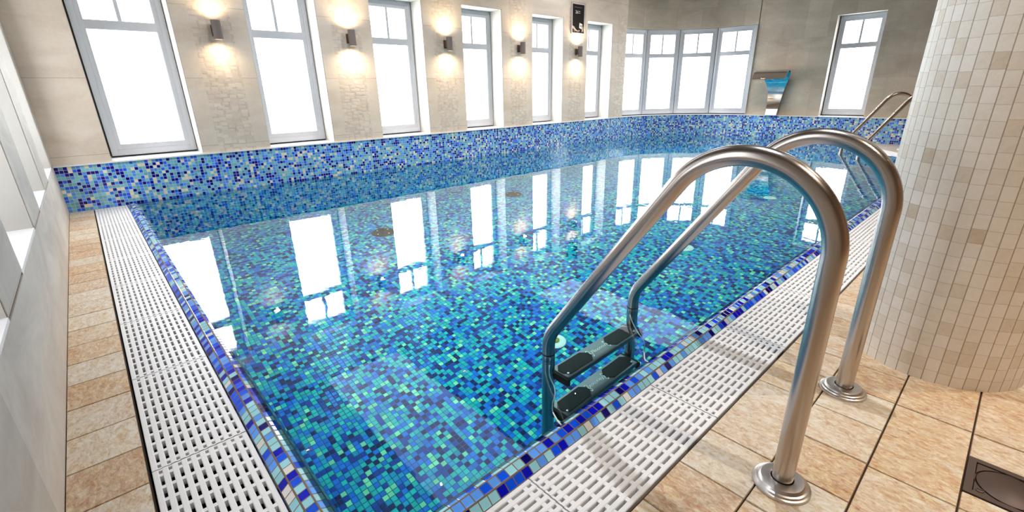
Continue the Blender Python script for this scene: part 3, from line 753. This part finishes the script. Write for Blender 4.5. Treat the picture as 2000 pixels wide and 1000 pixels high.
# ---------------------------------------------------------------- floor drain
fd = empty('floor_drain', (0.9835, 0.958, 0)); tag(fd, 'dark bronze square floor drain set in the stone tiles', 'floor drain')
m = MB(); a = .072
for q in ((-a, a, -a, -a + .014), (-a, a, a - .014, a), (-a, -a + .014, -a + .014, a - .014), (a - .014, a, -a + .014, a - .014)): m.box(q[0], q[1], q[2], q[3], -.003, .0012)
m.build('frame', M_BROWN, fd)
m = MB(); m.lathe([(.0545, -.004), (.0545, -.0002), (.0535, .0006)], 48); m.build('cover', M_BROWN, fd, 40)
m = MB()
N = 48; i_r = .058
sq = lambda t: (max(-1, min(1, 1.4143 * math.cos(t))) * (a - .016), max(-1, min(1, 1.4143 * math.sin(t))) * (a - .016))
for k in range(N):
    t0, t1 = 2 * PI * k / N, 2 * PI * (k + 1) / N
    m.poly([(i_r * math.cos(t0), i_r * math.sin(t0), -.0006), (*sq(t0), -.0006), (*sq(t1), -.0006), (i_r * math.cos(t1), i_r * math.sin(t1), -.0006)])
    m.poly([(i_r * math.cos(t1), i_r * math.sin(t1), -.0006), (i_r * math.cos(t1), i_r * math.sin(t1), -.004), (i_r * math.cos(t0), i_r * math.sin(t0), -.004), (i_r * math.cos(t0), i_r * math.sin(t0), -.0006)])
m.build('plate', M_BROWN, fd)
for (x, y) in ((-.046, -.046), (.046, .046)):
    m = MB(); m.lathe([(.0075, -.0006), (.0075, .0008), (.006, .0014), (0, .0014)], 16, Matrix.Translation((x, y, 0))); s0 = m.build('screw', M_BROWN, fd, 40)
    m = MB(); m.box(x - .0055, x + .0055, y - .0009, y + .0009, .0013, .0016); m.build('slot', M_BLACK, s0)

# ---------------------------------------------------------------- fittings on the pool floor
def nozzle(x, y, dark, label, grp):
    root = empty('floor_inlet' if not dark else 'suction_drain', (x, y, DEPTH)); tag(root, label, 'pool fitting', grp)
    m = MB()
    if dark:
        m.lathe([(.105, 0.0), (.105, .006), (.085, .016), (.03, .020), (0, .020)], 32); d = m.build('cover', M_GRILL, root, 40)
        for k in range(4):
            t = k * PI / 2 + .4; q = MB(); q.lathe([(.007, .014), (.007, .0205), (0, .0215)], 10, Matrix.Translation((.068 * math.cos(t), .068 * math.sin(t), 0))); q.build('screw', M_FITTING, root, 40)
    else:
        m.lathe([(.062, 0.0), (.062, .006), (.05, .012), (.034, .013), (.032, .010), (0, .010)], 32); m.build('collar', M_FITTING, root, 40)
        q = MB(); q.lathe([(.02, .010), (.02, .020), (.012, .024), (.006, .020), (0, .020)], 20); q.build('nozzle', M_GOLD if y < 2 else M_FITTING, root, 40)
nozzle(-0.86, 3.09, False, 'pale round inlet nozzle on the pool floor, seen right of the ladder rails', 'inlet nozzles on the pool floor')
nozzle(-0.83, 1.48, False, 'round inlet nozzle with yellowish centre on the pool floor beside the ladder leg', 'inlet nozzles on the pool floor')
nozzle(-0.85, 4.82, False, 'far round inlet nozzle on the pool floor seen inside the ladder hoop', 'inlet nozzles on the pool floor')
nozzle(-2.98, 1.47, True, 'dark round suction drain on the pool floor near the second and third window reflections', 'dark drains on the pool floor')
nozzle(-3.04, 3.15, True, 'dark round suction drain on the pool floor farther along the window wall', 'dark drains on the pool floor')

# ---------------------------------------------------------------- light
def area(name, loc, rot, sx_, sy_, e, col):
    L = bpy.data.lights.new(name, 'AREA'); L.shape = 'RECTANGLE'; L.size = sx_; L.size_y = sy_; L.energy = e; L.color = col
    o = bpy.data.objects.new(name, L); COL.objects.link(o); o.location = loc; o.rotation_euler = rot; return o
for (x, y) in ((1.5, .7), (1.5, 2.0), (1.5, 3.3), (2.6, 2.0), (-3.15, 2.39), (-3.15, 4.3)):
    L = bpy.data.lights.new('downlight_or_fill', 'SPOT'); L.energy = 42; L.color = (1, .88, .74); L.spot_size = math.radians(110); L.spot_blend = .8; L.shadow_soft_size = .008
    o = bpy.data.objects.new('downlight_or_fill', L); COL.objects.link(o); o.location = (x, y, HC - .03)

for (x, y, e_) in ((.3, 1.2, 46), (.3, 3.2, 46), (.3, 5.2, 30), (-1.2, -.2, 26), (-2.9, -.2, 26)):  # added cool fill spots without fixtures, brighten the gratings and rim
    L = bpy.data.lights.new('cool_fill_spot', 'SPOT'); L.energy = e_; L.color = (.9, .96, 1.0); L.spot_size = math.radians(95); L.spot_blend = 1.0; L.shadow_soft_size = .008
    o = bpy.data.objects.new('cool_fill_spot', L); COL.objects.link(o); o.location = (x, y, HC - .03)
for y in (1.2, 3.0, 4.8, 6.4):  # added fill row with no fixtures, tilted to brighten the window wall piers
    L = bpy.data.lights.new('downlight_or_fill', 'SPOT'); L.energy = 42; L.color = (1, .94, .86); L.spot_size = math.radians(155); L.spot_blend = 1.0; L.shadow_soft_size = .008
    o = bpy.data.objects.new('downlight_or_fill', L); COL.objects.link(o); o.location = (-1.9, y, HC - .03); o.rotation_euler = (0, math.radians(30), 0)
for (x, y) in ((-2.2, 6.6), (-1.2, 6.9), (.6, 6.6), (2.0, 5.0)):  # extra fill spots, no fitting above them, lift the dark far end
    L = bpy.data.lights.new('downlight_or_fill', 'SPOT'); L.energy = 34; L.color = (1, .9, .78); L.spot_size = math.radians(130); L.spot_blend = .9; L.shadow_soft_size = .008
    o = bpy.data.objects.new('downlight_or_fill', L); COL.objects.link(o); o.location = (x, y, HC - .03)
area('underwater_fill', (-2.05, 4.05, ZW - .03), (0, 0, 0), 4.0, 8.1, 92, (.74, 1.0, .97))  # added lamp just below the surface, stands in for daylight reaching the pool floor
wd = bpy.data.worlds.new('World'); bpy.context.scene.world = wd; wd.use_nodes = True
wd.node_tree.nodes['Background'].inputs[0].default_value = (.8, .88, 1, 1); wd.node_tree.nodes['Background'].inputs[1].default_value = .6

# ---------------------------------------------------------------- camera (solved from the photograph)
F, A_, P_, R_ = 891.52, 0.83718, 0.34735, -0.020625
cam = bpy.data.cameras.new('Camera'); cam.sensor_width = 36; cam.sensor_fit = 'HORIZONTAL'; cam.lens = F / 2000 * 36; cam.clip_start = 0.02; cam.clip_end = 100
co = bpy.data.objects.new('Camera', cam); COL.objects.link(co)
fw = Vector((-math.sin(A_) * math.cos(P_), math.cos(A_) * math.cos(P_), -math.sin(P_)))
rt = fw.cross(Vector((0, 0, 1))).normalized(); up = rt.cross(fw)
r2 = math.cos(R_) * rt + math.sin(R_) * up; u2 = -math.sin(R_) * rt + math.cos(R_) * up
co.matrix_world = Matrix(((r2.x, u2.x, -fw.x, 0.82107), (r2.y, u2.y, -fw.y, -0.35902), (r2.z, u2.z, -fw.z, 0.84948), (0, 0, 0, 1)))
bpy.context.scene.camera = co
sc = bpy.context.scene
sc.view_settings.view_transform = 'Standard'; sc.view_settings.look = 'Medium High Contrast'; sc.view_settings.exposure = 0.36
sc.cycles.max_bounces = 10; sc.cycles.diffuse_bounces = 4; sc.cycles.glossy_bounces = 5; sc.cycles.transmission_bounces = 6
sc.cycles.caustics_reflective = False; sc.cycles.caustics_refractive = True; sc.cycles.blur_glossy = 0.3; sc.cycles.sample_clamp_indirect = 8
